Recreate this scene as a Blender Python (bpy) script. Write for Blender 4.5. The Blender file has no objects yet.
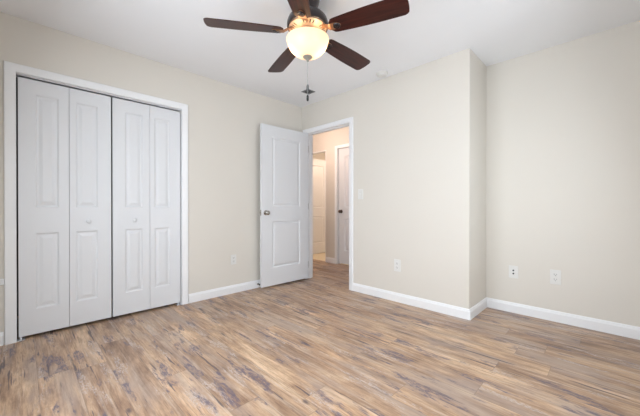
import bpy, bmesh, math, random
from mathutils import Vector, Matrix
PI = math.pi
rnd = random.Random(4)
SC = bpy.context.scene
C = SC.collection

# ------------------------------------------------------------------ camera, world, daylight, exposure
cam_d = bpy.data.cameras.new('camera')
cam = bpy.data.objects.new('camera', cam_d)
C.objects.link(cam)
cam.location = (3.186, -2.835, 1.0137)
cam_d.sensor_width = 36.0
cam_d.lens = 36.0 * 296.5 / 640.0
cam_d.clip_start = 0.02
cam.rotation_euler = (PI/2 - math.radians(0.198), 0, math.radians(44.803))
SC.camera = cam

world = bpy.data.worlds.new('world')
SC.world = world
world.use_nodes = True
world.node_tree.nodes['Background'].inputs['Color'].default_value = (0.75, 0.87, 1.0, 1)
world.node_tree.nodes['Background'].inputs['Strength'].default_value = 1.5

def area_light(name, loc, rot, sx, sy, power, col):
    d = bpy.data.lights.new(name, 'AREA')
    d.shape = 'RECTANGLE'; d.size = sx; d.size_y = sy
    d.energy = power; d.color = col
    o = bpy.data.objects.new(name, d); C.objects.link(o)
    o.location = loc; o.rotation_euler = rot
    return o
def point_light(name, loc, power, col, r=0.05, parent=None):
    d = bpy.data.lights.new(name, 'POINT')
    d.energy = power; d.color = col; d.shadow_soft_size = r
    o = bpy.data.objects.new(name, d); C.objects.link(o)
    o.location = loc
    if parent: o.parent = parent
    return o
# daylight through the windows in the wall behind the camera, hall and far-room ceiling lamps
area_light('window_daylight', (1.98, -3.10, 1.19), (PI/2-0.28, 0, 0), 1.75, 1.45, 54, (0.87, 0.935, 1.0))
area_light('side_window_daylight', (3.44, -0.95, 1.19), (PI/2-0.28, 0, PI/2), 1.45, 1.45, 19, (0.87, 0.935, 1.0))
point_light('hall_lamp', (-0.38, 0.29, 2.12), 14, (1.0, 0.77, 0.66), 0.15)
point_light('far_room_lamp', (-0.45, 2.3, 2.0), 24, (1.0, 0.76, 0.58), 0.09)

SC.view_settings.view_transform = 'Standard'
SC.view_settings.look = 'None'
SC.view_settings.gamma = 1.0
SC.view_settings.use_curve_mapping = False
SC.view_settings.exposure = 0.16

# ------------------------------------------------------------------ materials
def new_mat(name):
    m = bpy.data.materials.new(name); m.use_nodes = True
    return m, m.node_tree, m.node_tree.nodes['Principled BSDF']
def N(nt, kind, **kw):
    n = nt.nodes.new(kind)
    for k, v in kw.items(): setattr(n, k, v)
    return n
def paint(name, col, rough=0.5, bump=0.0, scale=180, var=0.015, metal=0.0, coat=0.0):
    m, nt, p = new_mat(name)
    geo = N(nt, 'ShaderNodeNewGeometry')
    no = N(nt, 'ShaderNodeTexNoise'); no.inputs['Scale'].default_value = 2.5; no.inputs['Detail'].default_value = 3
    nt.links.new(geo.outputs['Position'], no.inputs['Vector'])
    mx = N(nt, 'ShaderNodeMix', data_type='RGBA')
    mx.inputs['A'].default_value = (*[c*(1-var) for c in col], 1)
    mx.inputs['B'].default_value = (*[min(1, c*(1+var)) for c in col], 1)
    nt.links.new(no.outputs['Fac'], mx.inputs['Factor'])
    nt.links.new(mx.outputs['Result'], p.inputs['Base Color'])
    p.inputs['Roughness'].default_value = rough
    p.inputs['Metallic'].default_value = metal
    p.inputs['Coat Weight'].default_value = coat
    if bump > 0:
        n2 = N(nt, 'ShaderNodeTexNoise'); n2.inputs['Scale'].default_value = scale; n2.inputs['Detail'].default_value = 4
        nt.links.new(geo.outputs['Position'], n2.inputs['Vector'])
        b = N(nt, 'ShaderNodeBump'); b.inputs['Strength'].default_value = bump; b.inputs['Distance'].default_value = 0.001
        nt.links.new(n2.outputs['Fac'], b.inputs['Height'])
        nt.links.new(b.outputs['Normal'], p.inputs['Normal'])
    return m

M_WALL = paint('wall_paint', (0.745, 0.705, 0.64), 0.75, 0.12)
M_CEIL = paint('ceiling_paint', (0.90, 0.91, 0.93), 0.9, 0.25, 90)
M_TRIM = paint('trim_paint', (0.89, 0.895, 0.905), 0.35, 0.0)
M_DOOR = paint('door_paint', (0.76, 0.77, 0.79), 0.42, 0.05, 60)
M_PLASTIC = paint('white_plastic', (0.79, 0.78, 0.75), 0.35)
M_SLOT = paint('slot_dark', (0.03, 0.03, 0.03), 0.6)
M_CLOSET_SHADE = paint('closet_shade', (0.12, 0.115, 0.11), 0.8)  # shade put into the closet wall colour, keeps the door gaps dark
M_NICKEL = paint('satin_nickel', (0.45, 0.43, 0.40), 0.22, metal=1.0)
M_BRONZE = paint('oil_rubbed_bronze', (0.035, 0.026, 0.026), 0.34, metal=0.6, coat=0.3)
M_COPPER = paint('bronze_iron', (0.33, 0.17, 0.09), 0.35, metal=0.7)
M_KNOB2 = paint('dark_knob', (0.12, 0.085, 0.07), 0.3, metal=0.8)
M_VENTG = paint('vent_grey', (0.30, 0.30, 0.31), 0.5, metal=0.3)
M_TRACK = paint('track_metal', (0.7, 0.7, 0.72), 0.3, metal=0.5)
M_CHAIN = paint('chain_steel', (0.38, 0.38, 0.38), 0.35, metal=0.6)
M_TILE = paint('far_room_tile', (0.80, 0.70, 0.52), 0.5)
M_HOUSE = paint('vent_plate_lit_tan', (0.50, 0.36, 0.26), 0.38, metal=0.35)  # lamp glow on the bronze put into a tan base colour
M_FINIAL = paint('brushed_pewter', (0.30, 0.28, 0.24), 0.55, metal=0.5)
M_STOP = paint('rubber_grey', (0.03, 0.03, 0.032), 0.9)

def floor_material():
    m, nt, p = new_mat('floor_planks')
    L = nt.links.new
    geo = N(nt, 'ShaderNodeNewGeometry')
    sep = N(nt, 'ShaderNodeSeparateXYZ'); L(geo.outputs['Position'], sep.inputs[0])
    def M(op, a, b=None, c=None):
        n = N(nt, 'ShaderNodeMath', operation=op)
        for i, v in enumerate((a, b, c)):
            if v is None: continue
            if isinstance(v, (int, float)): n.inputs[i].default_value = v
            else: L(v, n.inputs[i])
        return n.outputs[0]
    PW, PL = 0.165, 1.22
    ry = M('DIVIDE', M('ADD', sep.outputs['Y'], 10.03), PW)
    row = M('FLOOR', ry)
    wn = N(nt, 'ShaderNodeTexWhiteNoise', noise_dimensions='1D'); L(row, wn.inputs['W'])
    rx = M('ADD', M('DIVIDE', M('ADD', sep.outputs['X'], 20.0), PL), M('MULTIPLY', wn.outputs['Value'], 7.3))
    colm = M('FLOOR', rx)
    cid = N(nt, 'ShaderNodeCombineXYZ'); L(row, cid.inputs[0]); L(colm, cid.inputs[1])
    wp = N(nt, 'ShaderNodeTexWhiteNoise', noise_dimensions='3D'); L(cid.outputs[0], wp.inputs['Vector'])
    psep = N(nt, 'ShaderNodeSeparateColor'); L(wp.outputs['Color'], psep.inputs[0])
    r1, r2, r3 = psep.outputs[0], psep.outputs[1], psep.outputs[2]
    off = N(nt, 'ShaderNodeVectorMath', operation='SCALE'); L(wp.outputs['Color'], off.inputs[0]); off.inputs['Scale'].default_value = 37.0
    def coords(sx, sy, use_off=True):
        v = N(nt, 'ShaderNodeVectorMath', operation='MULTIPLY'); L(geo.outputs['Position'], v.inputs[0]); v.inputs[1].default_value = (sx, sy, 1)
        if not use_off: return v.outputs[0]
        a = N(nt, 'ShaderNodeVectorMath', operation='ADD'); L(v.outputs[0], a.inputs[0]); L(off.outputs[0], a.inputs[1])
        return a.outputs[0]
    def noise(vec, sc, det=4, rough=0.55, dist=0.0):
        n = N(nt, 'ShaderNodeTexNoise'); L(vec, n.inputs['Vector'])
        n.inputs['Scale'].default_value = sc; n.inputs['Detail'].default_value = det
        n.inputs['Roughness'].default_value = rough; n.inputs['Distortion'].default_value = dist
        return n.outputs['Fac']
    def ramp(f, stops):
        r = N(nt, 'ShaderNodeValToRGB'); L(f, r.inputs[0])
        e = r.color_ramp.elements
        while len(e) < len(stops): e.new(0.5)
        for el, (pos, col) in zip(e, stops):
            el.position = pos; el.color = (*col, 1) if len(col) == 3 else col
        return r.outputs[0]
    def mix(f, a, b, mode='MIX'):
        n = N(nt, 'ShaderNodeMix', data_type='RGBA', blend_type=mode)
        if isinstance(f, (int, float)): n.inputs['Factor'].default_value = f
        else: L(f, n.inputs['Factor'])
        for s, v in (('A', a), ('B', b)):
            if isinstance(v, tuple): n.inputs[s].default_value = (*v, 1)
            else: L(v, n.inputs[s])
        return n.outputs['Result']
    bw = lambda lo, hi: [(lo, (0, 0, 0)), (hi, (1, 1, 1))]
    # broad tone inside a plank, running with the grain
    broad = noise(coords(0.9, 4.8), 1.8, 8, 0.70, 0.3)
    base = ramp(broad, [(0.30, (0.205, 0.118, 0.074)), (0.43, (0.385, 0.243, 0.156)), (0.54, (0.575, 0.385, 0.247)), (0.70, (0.800, 0.610, 0.430))])
    # plank to plank tint
    tint = ramp(r1, [(0.0, (0.84, 0.81, 0.80)), (0.35, (0.95, 0.94, 0.93)), (0.7, (1.02, 1.02, 1.0)), (1.0, (1.12, 1.09, 1.04))])
    c = mix(1.0, base, tint, 'MULTIPLY')
    # fine grain
    fine = noise(coords(1.6, 34.0), 3.0, 6, 0.7, 0.2)
    c = mix(ramp(fine, [(0.48, (0, 0, 0)), (0.72, (1, 1, 1))]), c, mix(1.0, c, (0.48, 0.42, 0.40), 'MULTIPLY'))
    c = mix(ramp(noise(coords(0.7, 15.0), 2.4, 5, 0.65, 0.2), [(0.53, (0, 0, 0)), (0.70, (0.6, 0.6, 0.6))]), c, (0.66, 0.53, 0.41))
    # ragged darker figure at plank scale and fine pores
    fig = noise(coords(2.6, 14.0), 2.8, 10, 0.85, 0.25)
    c = mix(ramp(fig, [(0.50, (0, 0, 0)), (0.66, (0.75, 0.75, 0.75))]), c, mix(1.0, c, (0.56, 0.50, 0.50), 'MULTIPLY'))
    # greyish weathered zones
    grey = ramp(noise(coords(0.9, 3.8), 1.5, 4, 0.6, 0.2), [(0.47, (0, 0, 0)), (0.64, (0.65, 0.65, 0.65))])
    c = mix(grey, c, (0.40, 0.31, 0.26))
    # white scraped patches, broken up by speckle
    w1 = ramp(noise(coords(1.1, 6.5), 1.8, 4, 0.6, 0.2), bw(0.575, 0.64))
    w2 = ramp(noise(coords(8.0, 30.0), 5.5, 5, 0.8, 0.3), bw(0.46, 0.58))
    wm = M('MULTIPLY', M('MULTIPLY', w1, w2), 0.62)
    c = mix(wm, c, (0.62, 0.57, 0.56))
    # blue grey smudges and dark checks along the grain
    s1 = ramp(noise(coords(1.7, 7.5), 1.7, 5, 0.62, 0.25), bw(0.562, 0.608))
    s2 = ramp(noise(coords(7.0, 26.0), 3.0, 5, 0.75, 0.3), bw(0.38, 0.56))
    c = mix(M('MULTIPLY', M('MULTIPLY', s1, s2), 0.86), c, (0.110, 0.090, 0.135))
    s3 = ramp(noise(coords(1.2, 22.0), 1.8, 3, 0.5, 0.2), bw(0.645, 0.68))
    c = mix(M('MULTIPLY', s3, 0.85), c, (0.075, 0.055, 0.068))
    # knots
    vo = N(nt, 'ShaderNodeTexVoronoi'); L(coords(1.7, 3.6), vo.inputs['Vector']); vo.inputs['Scale'].default_value = 1.25
    kn = ramp(M('ADD', vo.outputs['Distance'], M('MULTIPLY', noise(coords(5, 9), 4.0, 3), 0.06)), [(0.05, (1, 1, 1)), (0.105, (0, 0, 0))])
    c = mix(M('MULTIPLY', kn, M('MULTIPLY', M('GREATER_THAN', r2, 0.30), 0.85)), c, (0.09, 0.065, 0.075))
    # seams
    fy = M('FRACT', ry); fx = M('FRACT', rx)
    ey = M('MINIMUM', fy, M('SUBTRACT', 1.0, fy)); ex = M('MINIMUM', fx, M('SUBTRACT', 1.0, fx))
    sm = M('MAXIMUM', M('LESS_THAN', ey, 0.009), M('LESS_THAN', ex, 0.0012))
    c = mix(M('MULTIPLY', sm, 0.45), c, (0.12, 0.08, 0.06))
    L(c, p.inputs['Base Color'])
    rr = N(nt, 'ShaderNodeMapRange'); L(fine, rr.inputs[0]); rr.inputs['To Min'].default_value = 0.30; rr.inputs['To Max'].default_value = 0.46
    L(rr.outputs[0], p.inputs['Roughness'])
    b = N(nt, 'ShaderNodeBump'); b.inputs['Strength'].default_value = 0.25; b.inputs['Distance'].default_value = 0.001
    L(M('SUBTRACT', fine, M('MULTIPLY', sm, 1.5)), b.inputs['Height']); L(b.outputs['Normal'], p.inputs['Normal'])
    return m
M_FLOOR = floor_material()

def blade_material():
    m, nt, p = new_mat('cherry_blade')
    tc = N(nt, 'ShaderNodeTexCoord')
    mp = N(nt, 'ShaderNodeMapping'); mp.inputs['Scale'].default_value = (2.0, 28.0, 28.0)
    nt.links.new(tc.outputs['Object'], mp.inputs[0])
    n = N(nt, 'ShaderNodeTexNoise'); n.inputs['Scale'].default_value = 2.2; n.inputs['Detail'].default_value = 5; n.inputs['Distortion'].default_value = 0.6
    nt.links.new(mp.outputs[0], n.inputs['Vector'])
    r = N(nt, 'ShaderNodeValToRGB'); nt.links.new(n.outputs['Fac'], r.inputs[0])
    r.color_ramp.elements[0].position = 0.3; r.color_ramp.elements[0].color = (0.016, 0.0035, 0.003, 1)
    r.color_ramp.elements[1].position = 0.72; r.color_ramp.elements[1].color = (0.068, 0.013, 0.008, 1)
    nt.links.new(r.outputs[0], p.inputs['Base Color'])
    p.inputs['Roughness'].default_value = 0.33
    p.inputs['Specular IOR Level'].default_value = 0.35
    return m
M_BLADE = blade_material()

def bowl_material():
    m, nt, p = new_mat('frosted_amber_glass')
    out = nt.nodes['Material Output']
    tr = N(nt, 'ShaderNodeBsdfTranslucent'); tr.inputs['Color'].default_value = (1.0, 0.76, 0.56, 1)
    tc = N(nt, 'ShaderNodeTexCoord')
    n = N(nt, 'ShaderNodeTexNoise'); n.inputs['Scale'].default_value = 9; n.inputs['Detail'].default_value = 3
    nt.links.new(tc.outputs['Object'], n.inputs['Vector'])
    r = N(nt, 'ShaderNodeValToRGB'); nt.links.new(n.outputs['Fac'], r.inputs[0])
    r.color_ramp.elements[0].position = 0.3; r.color_ramp.elements[0].color = (1.0, 0.68, 0.42, 1)
    r.color_ramp.elements[1].position = 0.7; r.color_ramp.elements[1].color = (1.0, 0.79, 0.58, 1)
    nt.links.new(r.outputs[0], p.inputs['Emission Color'])
    p.inputs['Emission Strength'].default_value = 0.28
    p.inputs['Base Color'].default_value = (0.85, 0.72, 0.50, 1)
    p.inputs['Roughness'].default_value = 0.3
    mx = N(nt, 'ShaderNodeMixShader'); mx.inputs[0].default_value = 0.34
    nt.links.new(p.outputs[0], mx.inputs[1]); nt.links.new(tr.outputs[0], mx.inputs[2])
    nt.links.new(mx.outputs[0], out.inputs['Surface'])
    return m
M_BOWL = bowl_material()
def glass_material():
    m, nt, p = new_mat('window_glass')
    p.inputs['Transmission Weight'].default_value = 1.0; p.inputs['Roughness'].default_value = 0.0
    p.inputs['IOR'].default_value = 1.45
    return m
M_GLASS = glass_material()

# ------------------------------------------------------------------ mesh helpers
def obj(name, bm, mat, parent=None, loc=None, smooth=None, mats=None):
    bmesh.ops.recalc_face_normals(bm, faces=bm.faces)
    me = bpy.data.meshes.new(name); bm.to_mesh(me); bm.free()
    for mm in (mats or [mat]): me.materials.append(mm)
    o = bpy.data.objects.new(name, me); C.objects.link(o)
    if parent: o.parent = parent
    if loc: o.location = loc
    if smooth is not None:
        me.polygons.foreach_set('use_smooth', [True]*len(me.polygons))
        me.set_sharp_from_angle(angle=math.radians(smooth))
    return o
def tag(o, label, cat=None, group=None, kind=None):
    if label: o['label'] = label
    if cat: o['category'] = cat
    if group: o['group'] = group
    if kind: o['kind'] = kind
    return o
def empty(name, loc, label, cat, group=None, kind=None, rotz=0):
    o = bpy.data.objects.new(name, None); C.objects.link(o)
    o.location = loc; o.rotation_euler = (0, 0, rotz); o.empty_display_size = 0.05
    return tag(o, label, cat, group, kind)
def add_box(bm, x0, x1, y0, y1, z0, z1, bev=0.0, mi=0):
    ret = bmesh.ops.create_cube(bm, size=1)
    vs = ret['verts']
    for v in vs:
        v.co = Vector(((x0+x1)/2 + v.co.x*(x1-x0), (y0+y1)/2 + v.co.y*(y1-y0), (z0+z1)/2 + v.co.z*(z1-z0)))
    fs = {f for v in vs for f in v.link_faces}
    for f in fs: f.material_index = mi
    if bev > 0:
        es = {e for v in vs for e in v.link_edges}
        bmesh.ops.bevel(bm, geom=list(es), offset=bev, segments=2, affect='EDGES', profile=0.5, material=mi)
def box(x0, x1, y0, y1, z0, z1, bev=0.0):
    bm = bmesh.new(); add_box(bm, x0, x1, y0, y1, z0, z1, bev); return bm
def add_lathe(bm, prof, seg=48, M=Matrix.Identity(4), mi=0, close=False):
    rings = []
    for r, z in prof:
        if r < 1e-6: rings.append([bm.verts.new(M @ Vector((0, 0, z)))])
        else: rings.append([bm.verts.new(M @ Vector((r*math.cos(2*PI*i/seg), r*math.sin(2*PI*i/seg), z))) for i in range(seg)])
    if close: rings.append(rings[0])
    for a, b in zip(rings, rings[1:]):
        for i in range(seg):
            j = (i+1) % seg
            if len(a) == 1 and len(b) == 1: continue
            if len(a) == 1: f = bm.faces.new((a[0], b[j], b[i]))
            elif len(b) == 1: f = bm.faces.new((a[i], a[j], b[0]))
            else: f = bm.faces.new((a[i], a[j], b[j], b[i]))
            f.material_index = mi
def add_tube(bm, pts, r, seg=10):
    pts = [Vector(p) for p in pts]
    rings = []
    for i, p in enumerate(pts):
        d = (pts[min(i+1, len(pts)-1)] - pts[max(i-1, 0)]).normalized()
        u = d.orthogonal().normalized() if i == 0 else (u - d*u.dot(d)).normalized()
        w = d.cross(u)
        rr = r[i] if isinstance(r, (list, tuple)) else r
        rings.append([bm.verts.new(p + (u*math.cos(2*PI*k/seg) + w*math.sin(2*PI*k/seg))*rr) for k in range(seg)])
    for a, b in zip(rings, rings[1:]):
        for k in range(seg):
            bm.faces.new((a[k], a[(k+1) % seg], b[(k+1) % seg], b[k]))
    bm.faces.new(list(reversed(rings[0]))); bm.faces.new(rings[-1])
def add_panel_slab(bm, w, h, t, panels, M, oh=0.0):
    """door slab, local x across, z up, y thickness 0..t; sunk moulding and raised field for each panel (x0,x1,z0,z1), both faces"""
    xs = sorted({0.0, w, *[p[0] for p in panels], *[p[1] for p in panels]})
    zs = sorted({0.0, h, *[p[2] for p in panels], *[p[3] for p in panels]})
    def V(x, y, z): return bm.verts.new(M @ Vector((x, y, z)))
    rings = [(0.0, 0.0), (0.005, 0.0035), (0.012, 0.009), (0.022, 0.009), (0.042, 0.0025), (0.046, 0.002)]
    for side in (0, 1):
        Y = (lambda d: d) if side == 0 else (lambda d: t-d)
        for i in range(len(xs)-1):
            for j in range(len(zs)-1):
                cxm, czm = (xs[i]+xs[i+1])/2, (zs[j]+zs[j+1])/2
                if any(p[0] < cxm < p[1] and p[2] < czm < p[3] for p in panels): continue
                bm.faces.new([V(xs[i], Y(0), zs[j]), V(xs[i+1], Y(0), zs[j]), V(xs[i+1], Y(0), zs[j+1]), V(xs[i], Y(0), zs[j+1])])
        for (a, b, c, d) in panels:
            prev = None
            for (o, dep) in rings:
                r = [V(a+o, Y(dep), c+o), V(b-o, Y(dep), c+o), V(b-o, Y(dep), d-o), V(a+o, Y(dep), d-o)]
                if prev:
                    for k in range(4): bm.faces.new((prev[k], prev[(k+1) % 4], r[(k+1) % 4], r[k]))
                prev = r
            bm.faces.new(prev)
    for i in range(len(zs)-1):
        for x in (0, w): bm.faces.new([V(x, 0, zs[i]), V(x, t, zs[i]), V(x, t, zs[i+1]), V(x, 0, zs[i+1])])
    for i in range(len(xs)-1):
        for z in (0, h): bm.faces.new([V(xs[i], 0, z), V(xs[i+1], 0, z), V(xs[i+1], t, z), V(xs[i], t, z)])
    bmesh.ops.remove_doubles(bm, verts=bm.verts, dist=1e-5)
CASING = [(0, 0), (0, 0.009), (0.004, 0.012), (0.018, 0.0125), (0.024, 0.0155), (0.050, 0.018), (0.062, 0.018), (0.066, 0.014), (0.068, 0)]
def add_casing(bm, u0, u1, zt, P, w=None):
    """mitred three sided casing round an opening; P(u, t, z) maps to space (t = distance off the wall)"""
    sc = 1.0 if w is None else w/0.068
    rows = []
    for (o, t) in CASING:
        o *= sc
        rows.append([bm.verts.new(P(*q)) for q in ((u0-o, t, 0), (u0-o, t, zt+o), (u1+o, t, zt+o), (u1+o, t, 0))])
    rows.append(rows[0])
    for a, b in zip(rows, rows[1:]):
        for k in range(3): bm.faces.new((a[k], a[k+1], b[k+1], b[k]))
    for k in (0, 3): bm.faces.new([r[k] for r in rows[:-1]])
BASE = [(0, 0), (0.014, 0), (0.014, 0.070), (0.0125, 0.075), (0.0095, 0.080), (0.0085, 0.088), (0.004, 0.095), (0, 0.095)]
def baseboard(name, p0, p1, n, m0, m1, label):
    p0, p1, n = Vector((*p0, 0)), Vector((*p1, 0)), Vector((*n, 0))
    d = (p1-p0).normalized()
    bm = bmesh.new(); rows = []
    for (t, z) in BASE:
        rows.append([bm.verts.new(p0 + n*t + d*t*m0 + Vector((0, 0, z))), bm.verts.new(p1 + n*t - d*t*m1 + Vector((0, 0, z)))])
    for i in range(len(rows)):
        a, b = rows[i], rows[(i+1) % len(rows)]
        bm.faces.new((a[0], a[1], b[1], b[0]))
    bm.faces.new([r[0] for r in rows]); bm.faces.new([r[1] for r in reversed(rows)])
    return tag(obj(name, bm, M_TRIM), label, 'baseboard', kind='structure')

# ------------------------------------------------------------------ room shell
H = 2.44; W = 3.42; YF = -3.08; BX = 2.261; BY = 0.496; T = 0.115; HY = 1.12
def wall(name, boxes, label, mat=None):
    bm = bmesh.new()
    for b in boxes: add_box(bm, *b)
    return tag(obj(name, bm, mat or M_WALL), label, 'wall', kind='structure')
tag(obj('floor', box(-1.9, W+T, YF-T, 1.165, -0.05, 0), M_FLOOR), 'rustic wood plank floor with grey smudges and knots', 'floor', kind='structure')
tag(obj('floor_far_room', box(-1.9, 0.6, 1.165, 3.4, -0.05, 0), M_TILE), 'pale cream floor seen through the far hall doorway', 'floor', kind='structure')
tag(obj('ceiling', box(-1.9, W+T, YF-T, 3.4, H, H+0.08), M_CEIL), 'flat white ceiling', 'ceiling', kind='structure')

CY0, CY1, CZ = -2.862, -1.664, 2.024          # closet opening
DX0, DX1, DZ = 0.105, 0.875, 2.045            # bedroom doorway (finished)
J = 0.018
wall('wall_left', [(-T, 0, YF-T, CY0-J, 0, H), (-T, 0, CY1+J, T, 0, H), (-T, 0, CY0-J, CY1+J, CZ+J, H)], 'cream wall holding the white closet doors')
wall('wall_back', [(0, DX0-J, 0, T, 0, H), (DX1+J, BX-T, 0, T, 0, H), (DX0-J, DX1+J, 0, T, DZ+J, H)], 'cream wall with the open doorway')
wall('wall_side', [(BX-T, BX, 0, HY, 0, H)], 'narrow cream return wall of the alcove')
wall('wall_alcove', [(BX, W, BY, BY+T, 0, H)], 'cream alcove wall at the right with two wall plates')
wall('wall_right', [(W, W+T, YF-T, -1.72, 0, H), (W, W+T, -0.18, BY+T, 0, H), (W, W+T, -1.72, -0.18, 0, 0.42), (W, W+T, -1.72, -0.18, 1.98, H)], 'cream wall with a window, right of the camera')
wall('wall_front', [(0, 1.06, YF-T, YF, 0, H), (2.90, W, YF-T, YF, 0, H), (1.06, 2.90, YF-T, YF, 0, 0.42), (1.06, 2.90, YF-T, YF, 1.98, H)], 'cream wall with a window behind the camera')
AX0, AX1 = -1.37, -0.60                      # far doorway
BX0, BX1 = -0.300, 0.465                     # closed hall door
wall('wall_hall', [(-1.9, AX0-J, HY, HY+T, 0, H), (AX1+J, BX0-J, HY, HY+T, 0, H), (BX1+J, BX-T, HY, HY+T, 0, H),
                   (AX0-J, AX1+J, HY, HY+T, DZ+J, H), (BX0-J, BX1+J, HY, HY+T, DZ+J, H)], 'warm lit hall wall beyond the doorway')
wall('wall_hall_end', [(-2.0, -1.9, T, 3.4, 0, H)], 'end wall of the hall and far room')
wall('wall_hall_near', [(-1.9, -T, 0, T, 0, H)], 'near wall of the hall left of the doorway')
wall('wall_far_room', [(-1.9, 0.6, 3.4, 3.5, 0, H), (0.5, 0.6, HY+T, 3.4, 0, H)], 'cream walls of the far room')
wall('wall_closet', [(-0.80, -0.75, -3.075, -1.40, 0, H), (-0.75, -T, -3.125, -3.075, 0, H), (-0.75, -T, -1.45, -1.40, 0, H)], 'inside walls of the closet', M_CLOSET_SHADE)

# baseboards
baseboard('baseboard_left', (0, CY1+0.068), (0, 0), (1, 0), 0, 1, 'white baseboard between the closet and the open door')
baseboard('baseboard_left_end', (0, YF), (0, CY0-0.068), (1, 0), 1, 0, 'short white baseboard left of the closet')
baseboard('baseboard_back_corner', (0, 0), (DX0-0.066, 0), (0, -1), 1, 0, 'short white baseboard behind the open door')
baseboard('baseboard_back', (DX1+0.062, 0), (BX, 0), (0, -1), 0, -1, 'white baseboard under the wall right of the doorway')
baseboard('baseboard_side', (BX, 0), (BX, BY), (1, 0), -1, 1, 'short white baseboard on the alcove return')
baseboard('baseboard_alcove', (BX, BY), (W, BY), (0, -1), 1, 1, 'white baseboard under the two alcove wall plates')
baseboard('baseboard_right', (W, BY), (W, YF), (-1, 0), 1, 1, 'white baseboard along the right window wall')
baseboard('baseboard_front', (W, YF), (0, YF), (0, 1), 1, 1, 'white baseboard behind the camera')
baseboard('baseboard_hall', (AX1+0.03, HY), (BX0-0.057, HY), (0, -1), 0, 0, 'short baseboard between the two hall doors')
baseboard('baseboard_hall_near', (DX1+0.066, T), (BX-T, T), (0, 1), 0, 1, 'baseboard on the bedroom side of the hall')

# windows behind and beside the camera
def window(name, M, w, label):
    r = empty(name, (0, 0, 0), label, 'window', kind='structure')
    r.matrix_world = M
    z0, z1 = 0.42, 1.98
    bm = bmesh.new()
    for b in ((0, 0.05, .03, .09, z0, z1), (w-.05, w, .03, .09, z0, z1), (.05, w-.05, .03, .09, z0, z0+.05), (.05, w-.05, .03, .09, z1-.05, z1),
              (w/2-.025, w/2+.025, .035, .085, z0+.05, z1-.05), (.05, w/2-.025, .035, .085, 1.18, 1.22), (w/2+.025, w-.05, .035, .085, 1.18, 1.22)):
        add_box(bm, *b, 0.003)
    obj('window_frame', bm, M_TRIM, r)
    obj('pane', box(.045, w-.045, .058, .063, z0+.045, z1-.045), M_GLASS, r)
    obj('window_sill', box(-.05, w+.05, -.04, .03, z0-.022, z0, 0.004), M_TRIM, r)
    return r
window('window_1', Matrix.Translation((2.90, YF, 0)) @ Matrix.Rotation(PI, 4, 'Z'), 1.84, 'wide white framed window behind the camera')
window('window_2', Matrix.Translation((W, -0.18, 0)) @ Matrix.Rotation(-PI/2, 4, 'Z'), 1.54, 'white framed window in the right wall')

# ------------------------------------------------------------------ knobs and hinges
def knob_bm(M):
    bm = bmesh.new()
    add_lathe(bm, [(0, 0), (0.031, 0), (0.032, 0.003), (0.029, 0.007), (0.016, 0.009), (0.011, 0.013), (0.0105, 0.026), (0.015, 0.032),
                   (0.024, 0.038), (0.0275, 0.047), (0.0265, 0.055), (0.020, 0.061), (0.010, 0.064), (0, 0.0645)], 28, M)
    return bm
RXm = Matrix.Rotation(PI/2, 4, 'X')   # lathe axis to -y
RXp = Matrix.Rotation(-PI/2, 4, 'X')

# ------------------------------------------------------------------ bedroom door (door_1)
d1 = empty('door_1', (DX0, 0, 0), 'white two-panel bedroom door standing open against the closet wall', 'door', kind='structure')
inv = Matrix.Translation((-DX0, 0, 0))
bm = bmesh.new()
add_casing(bm, DX0-.005, DX1+.005, DZ+.002, lambda u, t, z: Vector((u-DX0, -t, z)), 0.060)
obj('door_casing', bm, M_TRIM, d1, smooth=35)
bm = bmesh.new()
add_casing(bm, DX0-.005, DX1+.005, DZ+.002, lambda u, t, z: Vector((u-DX0, T+t, z)))
obj('hall_casing', bm, M_TRIM, d1, smooth=35)
wd = DX1-DX0
bm = bmesh.new()
add_box(bm, -J, 0, 0, T, 0, DZ+J); add_box(bm, wd, wd+J, 0, T, 0, DZ+J); add_box(bm, 0, wd, 0, T, DZ, DZ+J)
add_box(bm, 0, 0.011, 0.040, 0.075, 0, DZ); add_box(bm, wd-0.011, wd, 0.040, 0.075, 0, DZ); add_box(bm, 0.011, wd-0.011, 0.040, 0.075, DZ-.011, DZ)
obj('door_jamb', bm, M_TRIM, d1)
LW, LH, LT = 0.755, 2.018, 0.035
ang = -math.radians(92.0)
# leaf local frame: x along the leaf from the hinge, y 0 = bedroom face, y = LT hall face
ML = Matrix.Translation((0.004, -0.006, 0.022)) @ Matrix.Rotation(ang, 4, 'Z')
bm = bmesh.new()
add_panel_slab(bm, LW, LH, LT, [(0.145, LW-0.155, 0.222, 0.812), (0.145, LW-0.155, 0.998, 1.880)], ML)
leaf = obj('door_leaf', bm, M_DOOR, d1)
zk = 0.930
obj('door_knob', knob_bm(ML @ Matrix.Translation((LW-0.060, LT, zk-.01)) @ RXp), M_NICKEL, leaf, smooth=40)['label'] = 'satin nickel round knob'
obj('door_knob', knob_bm(ML @ Matrix.Translation((LW-0.060, 0, zk-.01)) @ RXm), M_NICKEL, leaf, smooth=40)['label'] = 'satin nickel round knob'
bm = bmesh.new(); add_box(bm, LW, LW+.0015, .005, LT-.005, zk-.045, zk+.025); add_box(bm, LW, LW+.010, .011, LT-.011, zk-.02, zk+.0)
bm.transform(ML)
obj('latch_plate', bm, M_NICKEL, leaf)
for hz in (0.20, 1.02, 1.83):
    bm = bmesh.new()
    add_lathe(bm, [(0, hz-.045), (.006, hz-.045), (.006, hz+.045), (0, hz+.045)], 14, Matrix.Translation((0.0, -0.008, 0)))
    add_box(bm, -.0, .002, -.004, .032, hz-.045, hz+.045)
    obj('hinge', bm, M_NICKEL, d1, smooth=40)

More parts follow.
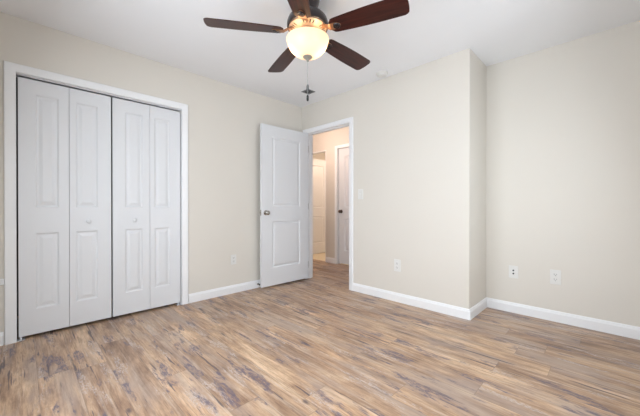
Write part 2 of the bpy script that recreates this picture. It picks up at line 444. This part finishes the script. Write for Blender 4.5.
# door stop on the baseboard behind the leaf
bm = bmesh.new()
MS = Matrix.Translation((0.014, -0.745, 0.045)) @ Matrix.Rotation(PI/2, 4, 'Y')
add_lathe(bm, [(0, 0), (.013, 0), (.013, .003), (.005, .006), (.005, .030), (0, .030)], 16, MS)
ds = obj('door_stop', bm, M_NICKEL, smooth=40)
tag(ds, 'small door stop on the baseboard beside the open door', 'door stop')
bm = bmesh.new(); add_lathe(bm, [(0, .028), (.009, .028), (.0105, .032), (.0105, .040), (.008, .043), (0, .043)], 16, MS)
obj('rubber_tip', bm, M_STOP, ds, smooth=40)

# ------------------------------------------------------------------ closet bifold doors (door_2)
d2 = empty('door_2', (0, CY0, 0), 'white four-leaf bifold closet doors in a wide white casing', 'closet door', kind='structure')
cw = CY1-CY0
bm = bmesh.new()
add_casing(bm, -.001, cw+.001, CZ, lambda u, t, z: Vector((t, u, z)), 0.063)
obj('closet_casing', bm, M_TRIM, d2, smooth=35)
bm = bmesh.new()
add_box(bm, -T, 0, -J, 0, 0, CZ+J); add_box(bm, -T, 0, cw, cw+J, 0, CZ+J); add_box(bm, -T, 0, 0, cw, CZ, CZ+J)
obj('closet_jamb', bm, M_TRIM, d2)
obj('track', box(-.052, -.022, .003, cw-.003, CZ-.010, CZ), M_TRACK, d2)['label'] = 'thin metal track under the closet head'
for a in (0.002, cw-0.045):
    bm = bmesh.new(); add_box(bm, -.05, .004, a, a+.043, 0, .004, .001); add_box(bm, -.040, -.028, a+.014, a+.026, .004, .020)
    obj('floor_bracket', bm, M_TRACK, d2)
edges = [(-2.852, -2.557), (-2.554, -2.268), (-2.256, -1.957), (-1.954, -1.672)]
edges = [(a-CY0, b-CY0) for a, b in edges]
for i, (a, b) in enumerate(edges):
    w = b-a
    Mx = Matrix(((0, -1, 0, -0.016), (1, 0, 0, a), (0, 0, 1, 0.024), (0, 0, 0, 1)))   # local x -> +y, local y -> -x
    off = [0.093, 0.040, 0.095, 0.038][i]; ww = [0.140, 0.150, 0.145, 0.145][i]
    bm = bmesh.new()
    add_panel_slab(bm, w, 1.975, 0.030, [(off, off+ww, 0.195, 0.785), (off, off+ww, 0.985, 1.865)], Mx)
    lf = obj('bifold_leaf', bm, M_DOOR, d2)
    if i in (1, 2):
        bm = bmesh.new()
        ck = [2.432, 2.089][i-1]
        add_lathe(bm, [(0, 0), (.012, 0), (.010, .004), (.008, .012), (.015, .020), (.0175, .026), (.015, .031), (.008, .034), (0, .0345)], 24,
                  Matrix.Translation((-.016, -ck-CY0, 0.893)) @ Matrix.Rotation(PI/2, 4, 'Y'))
        obj('closet_knob', bm, M_DOOR, lf, smooth=40)

# little block of white trim at the far left edge of the picture
tag(obj('trim_1', box(0, .015, -3.0, -2.926, .445, .487, .002), M_TRIM), 'small white trim end left of the closet casing', 'trim', kind='structure')

# ------------------------------------------------------------------ hall doors
d3 = empty('door_3', (BX0, HY, 0), 'closed two-panel hall door with a dark knob', 'door', kind='structure')
hw = BX1-BX0
bm = bmesh.new(); add_casing(bm, -.003, hw+.003, DZ, lambda u, t, z: Vector((u, -t, z)), 0.057); obj('door_casing', bm, M_TRIM, d3, smooth=35)
bm = bmesh.new(); add_box(bm, -J, 0, 0, T, 0, DZ+J); add_box(bm, hw, hw+J, 0, T, 0, DZ+J); add_box(bm, 0, hw, 0, T, DZ, DZ+J)
add_box(bm, 0, .011, .062, .09, 0, DZ); add_box(bm, hw-.011, hw, .062, .09, 0, DZ); add_box(bm, .011, hw-.011, .062, .09, DZ-.011, DZ)
obj('door_jamb', bm, M_TRIM, d3)
ML = Matrix.Translation((0.004, 0.022, 0.020))
bm = bmesh.new(); add_panel_slab(bm, hw-.008, DZ-.024, LT, [(0.135, hw-.143, 0.225, 0.80), (0.135, hw-.143, 0.985, 1.885)], ML)
lf = obj('door_leaf', bm, M_DOOR, d3)
obj('door_knob', knob_bm(ML @ Matrix.Translation((0.062, 0, 0.915)) @ RXm), M_KNOB2, lf, smooth=40)['label'] = 'dark bronze round knob'

d4 = empty('door_4', (AX0, HY, 0), 'cream two-panel door swung open inside the far hall doorway', 'door', kind='structure')
aw = AX1-AX0
bm = bmesh.new(); add_box(bm, -J, 0, 0, T, 0, DZ+J); add_box(bm, aw, aw+J, 0, T, 0, DZ+J); add_box(bm, 0, aw, 0, T, DZ, DZ+J)
obj('door_jamb', bm, M_TRIM, d4)
ML = Matrix.Translation((0.038, T-.02, 0.014)) @ Matrix.Rotation(PI/2, 4, 'Z')
bm = bmesh.new(); add_panel_slab(bm, aw-.006, DZ-.018, LT, [(0.135, aw-.150, 0.225, 0.80), (0.135, aw-.150, 0.985, 1.885)], ML)
obj('door_leaf', bm, M_DOOR, d4)

# ------------------------------------------------------------------ wall plates
def plate_frame(name, loc, axis, label, cat, group=None):
    """plate local: x right, z up, -y out of the wall"""
    rz = 0 if axis == 'y' else PI/2
    return empty(name, loc, label, cat, group, rotz=rz)
def add_plate(r, w=.070, h=.115, name='cover_plate'):
    bm = bmesh.new(); add_box(bm, -w/2, w/2, -.006, 0, -h/2, h/2, .0025)
    return obj(name, bm, M_PLASTIC, r)
def outlet(loc, axis, label, s=1.0):
    r = plate_frame('wall_outlet', loc, axis, label, 'outlet', 'duplex outlets low on the walls')
    add_plate(r, .070*s, .115*s)
    for dz in (-.0195*s, .0195*s):
        bm = bmesh.new()
        add_box(bm, -.0165*s, .0165*s, -.0085, -.005, dz-.014*s, dz+.014*s, .002)
        rc = obj('receptacle', bm, M_PLASTIC, r)
        bm = bmesh.new()
        add_box(bm, -.0085*s, -.0060*s, -.0089, -.0083, dz-.001, dz+.008*s)
        add_box(bm, .0060*s, .0085*s, -.0089, -.0083, dz, dz+.007*s)
        add_lathe(bm, [(0, .0083), (.003, .0083), (.003, .0089), (0, .0089)], 10, Matrix.Translation((0, 0, dz-.007*s)) @ RXm)
        obj('slots', bm, M_SLOT, rc)
    return r
outlet((0, -1.075, 0.395), 'x', 'white outlet low on the wall between the closet and the open door')
outlet((1.540, 0, 0.388), 'y', 'white outlet low on the wall between the doorway and the outer corner', 1.12)
outlet((2.817, BY, 0.393), 'y', 'white duplex outlet on the alcove wall, the right one of two plates', 1.12)
r = plate_frame('jack_plate', (2.499, BY, 0.390), 'y', 'white plate with two dark jacks on the alcove wall, nearest the inner corner', 'wall plate')
add_plate(r, .078, .118)
for dz in (-.015, .015):
    bm = bmesh.new(); add_lathe(bm, [(0, .005), (.0075, .005), (.0075, .009), (.004, .013), (0, .013)], 12, Matrix.Translation((0, 0, dz)) @ RXm)
    obj('jack', bm, M_SLOT, r)['label'] = 'dark round jack'
r = plate_frame('light_switch', (1.050, 0, 1.165), 'y', 'white light switch plate on the wall just right of the doorway', 'light switch')
add_plate(r, .072, .118)
bm = bmesh.new(); add_box(bm, -.006, .006, -.008, -.005, -.013, .013, .001)
bm2 = bmesh.ops.create_cube(bm, size=1)
for v in bm2['verts']: v.co = Matrix.Translation((0, -.011, .003)) @ Matrix.Rotation(-.45, 4, 'X') @ Vector((v.co.x*.008, v.co.y*.016, v.co.z*.008))
obj('toggle', bm, M_PLASTIC, r)

# ------------------------------------------------------------------ ceiling items
sd = empty('smoke_detector', (1.425, -0.125, H), 'round white smoke detector on the ceiling above the doorway wall', 'smoke detector')
bm = bmesh.new(); add_lathe(bm, [(0, 0), (.062, 0), (.062, -.010), (.058, -.014), (0, -.014)], 40); obj('base', bm, M_PLASTIC, sd, smooth=40)
bm = bmesh.new(); add_lathe(bm, [(.050, -.013), (.053, -.018), (.050, -.030), (.038, -.036), (0, -.037)], 40); obj('cover', bm, M_PLASTIC, sd, smooth=50)

cv = empty('ceiling_vent', (0.500, -0.335, H), 'small grey ceiling vent in the corner above the open door', 'vent')
bm = bmesh.new()
for b in ((-.062, .062, -.062, -.050), (-.062, .062, .050, .062), (-.062, -.050, -.050, .050), (.050, .062, -.050, .050)):
    add_box(bm, *b, -.006, 0, .001)
obj('frame', bm, M_VENTG, cv)
obj('backing', box(-.05, .05, -.05, .05, -.002, 0), M_SLOT, cv)
for k in range(6):
    bm = bmesh.new(); y = -.042+k*.0168
    add_box(bm, -.05, .05, -.007, .007, -.0006, .0006)
    bm.transform(Matrix.Translation((0, y, -.0055)) @ Matrix.Rotation(.5, 4, 'X'))
    obj('louver', bm, M_TRACK, cv)

# ------------------------------------------------------------------ ceiling fan
FX, FY = 1.712, -1.469
fan = empty('ceiling_fan', (FX, FY, H), 'five-blade dark cherry ceiling fan with a lit amber glass bowl', 'ceiling fan')
def Z(z): return z-H
bm = bmesh.new()
add_lathe(bm, [(0, 0), (.078, 0), (.080, -.006), (.080, -.030), (.074, -.060), (.060, -.085), (.058, -.125), (0, -.125)], 48)
obj('canopy', bm, M_BRONZE, fan, smooth=50)
bm = bmesh.new()
add_lathe(bm, [(0, Z(2.325)), (.062, Z(2.325)), (.075, Z(2.318)), (.110, Z(2.300)), (.130, Z(2.278)), (.139, Z(2.252)), (.140, Z(2.230)), (.136, Z(2.220)), (.128, Z(2.2185)), (0, Z(2.2185))], 64)
mh = obj('motor_housing', bm, M_BRONZE, fan, smooth=40)
# vented bronze plate on the underside of the housing, slot shade coloured on its faces
bm = bmesh.new()
vprof = [(.128, Z(2.2195)), (.127, Z(2.214)), (.116, Z(2.211)), (.090, Z(2.205)), (.078, Z(2.203)), (.060, Z(2.202)), (.060, Z(2.217))]
add_lathe(bm, vprof, 90)
bm.faces.ensure_lookup_table()
for i in range(90):
    if i % 3 == 0 and (i // 3) % 6 not in (0, 5): bm.faces[2*90+i].material_index = 1
vp = obj('vent_plate', bm, None, mh, smooth=40, mats=[M_HOUSE, M_SLOT])
# switch housing between motor and bowl
bm = bmesh.new()
add_lathe(bm, [(0, Z(2.205)), (.058, Z(2.205)), (.060, Z(2.185)), (.055, Z(2.150)), (.030, Z(2.130)), (0, Z(2.130))], 40)
obj('switch_housing', bm, M_COPPER, fan, smooth=40)
# glass bowl
bm = bmesh.new()
prof = []
R0, zr, zb = .141, 2.140, 2.026
for i in range(19):
    t = i/18*PI/2
    prof.append((R0*math.cos(t)**0.85 if t < PI/2-1e-6 else 0.0, Z(zr-(zr-zb)*math.sin(t)**1.15)))
add_lathe(bm, [(R0-.006, Z(zr+.006)), (R0+.002, Z(zr+.006)), (R0+.003, Z(zr))] + prof[1:], 72)
bowl = obj('glass_bowl', bm, M_BOWL, fan, smooth=60)
# finial
bm = bmesh.new()
add_lathe(bm, [(0, Z(2.042)), (.024, Z(2.040)), (.030, Z(2.034)), (.033, Z(2.026)), (.025, Z(2.018)), (.012, Z(2.012)), (.009, Z(2.004)), (.006, Z(1.996)), (0, Z(1.994))], 32)
obj('finial', bm, M_FINIAL, fan, smooth=50)['label'] = 'small metal finial under the glass bowl'
# pull chains
for (dx, dy, zl, name) in ((0.0, 0.0, 1.809, 'pull_chain'), (0.006, -0.006, 1.735, 'pull_chain')):
    bm = bmesh.new()
    z = 1.992
    add_tube(bm, [(dx*.3, dy*.3, Z(2.0)), (dx, dy, Z(1.95)), (dx, dy, Z(zl+.03))], .0016, 6)
    while z > zl+.03:
        bmesh.ops.create_icosphere(bm, subdivisions=1, radius=.0022, matrix=Matrix.Translation((dx, dy, Z(z)))); z -= .0075
    ch = obj(name, bm, M_CHAIN, fan, smooth=80)
    bm = bmesh.new()
    add_lathe(bm, [(0, Z(zl+.036)), (.004, Z(zl+.034)), (.0075, Z(zl+.024)), (.0080, Z(zl)), (.005, Z(zl-.008)), (0, Z(zl-.009))], 16, Matrix.Translation((dx, dy, 0)))
    obj('fob', bm, M_STOP, ch, smooth=40)['label'] = 'dark wooden pull fob'

# blades: local x outwards from the axis, y across
ZBL = 2.190
def blade_bm():
    bm = bmesh.new()
    r0, r1 = .165, .652
    n = 26
    up, lo = [], []
    for i in range(n+1):
        s = i/n
        x = r0+(r1-r0)*s
        hw = .054+.018*math.sin(min(1, s/0.75)*PI/2)
        if s < .07: hw *= math.sqrt(max(0, 1-((.07-s)/.07)**2))*.45+.55
        up.append((x, hw)); lo.append((x, -hw))
    # rounded tip corners with a gentle bow
    tip = []
    for k in range(1, 8):
        t = k/8; y = lo[-1][1]+(up[-1][1]-lo[-1][1])*t
        tip.append((r1+.012*math.sin(t*PI)**.6, y))
    # soften corners
    up[-1] = (r1-.004, up[-1][1]-.006); lo[-1] = (r1-.004, lo[-1][1]+.006)
    loop = lo + tip + list(reversed(up))
    th = .0055
    a = [bm.verts.new((x, y, th/2)) for x, y in loop]; b = [bm.verts.new((x, y, -th/2)) for x, y in loop]
    bm.faces.new(a); bm.faces.new(list(reversed(b)))
    for i in range(len(loop)):
        j = (i+1) % len(loop); bm.faces.new((a[i], b[i], b[j], a[j]))
    return bm
def iron_bm():
    bm = bmesh.new()
    # tapered bracket: wide saddle under the blade root, twin arms curving up to the motor
    sec = [(.095, .018, .020), (.120, .019, .016), (.145, .022, .003), (.160, .025, -.0065), (.180, .026, -.0075), (.205, .025, -.0075), (.222, .021, -.0070), (.234, .013, -.0065), (.238, .006, -.006)]
    rows = []
    for (x, hw, z) in sec:
        rows.append([bm.verts.new((x, -hw, z)), bm.verts.new((x, hw, z)), bm.verts.new((x, hw, z+.0035)), bm.verts.new((x, -hw, z+.0035))])
    for a, b in zip(rows, rows[1:]):
        for k in range(4): bm.faces.new((a[k], a[(k+1) % 4], b[(k+1) % 4], b[k]))
    bm.faces.new(rows[0]); bm.faces.new(list(reversed(rows[-1])))
    return bm
def medal_bm():
    bm = bmesh.new()
    add_lathe(bm, [(0, -.0075), (.024, -.0075), (.025, -.010), (.021, -.014), (.015, -.012), (.010, -.012), (.008, -.017), (0, -.018)], 28, Matrix.Translation((.212, 0, 0)))
    return bm
bl0 = obj('blade', blade_bm(), M_BLADE, fan)
bv = bl0.modifiers.new('edge', 'BEVEL'); bv.width = .0015; bv.segments = 2; bv.limit_method = 'ANGLE'
ir0 = obj('blade_iron', iron_bm(), M_COPPER, bl0, smooth=35)
me0 = obj('medallion', medal_bm(), M_BRONZE, bl0, smooth=40)
me0['label'] = 'dark round medallion over the blade screws'
PITCH = math.radians(12)
for k in range(5):
    if k == 0: b, i_, m_ = bl0, ir0, me0
    else:
        b, i_, m_ = bl0.copy(), ir0.copy(), me0.copy()
        for q in (b, i_, m_): C.objects.link(q)
        i_.parent = b; m_.parent = b; b.parent = fan
    a = -2.1813+k*2*PI/5
    b.location = (0, 0, Z(ZBL))
    b.rotation_mode = 'XYZ'
    b.rotation_euler = (Matrix.Rotation(a, 4, 'Z') @ Matrix.Rotation(-PITCH, 4, 'X')).to_euler()
# the two bulbs inside the bowl
ca, sa = math.cos(math.radians(44.8)), math.sin(math.radians(44.8))
for s in (-1, 1):
    bx_, by_ = s*ca*.062, s*sa*.062
    bm = bmesh.new()
    add_lathe(bm, [(0, 0), (.012, 0), (.013, -.012), (.020, -.028), (.024, -.042), (.020, -.056), (.010, -.064), (0, -.066)], 24, Matrix.Translation((bx_, by_, Z(2.138))))
    m, nt, p = new_mat('bulb_glow'); p.inputs['Emission Color'].default_value = (1, .80, .52, 1); p.inputs['Emission Strength'].default_value = 5
    obj('bulb', bm, m, fan, smooth=50)
    point_light('bulb_light', (s*ca*.082, s*sa*.082, Z(2.080)), 0.9, (1.0, 0.74, 0.50), 0.018, fan)
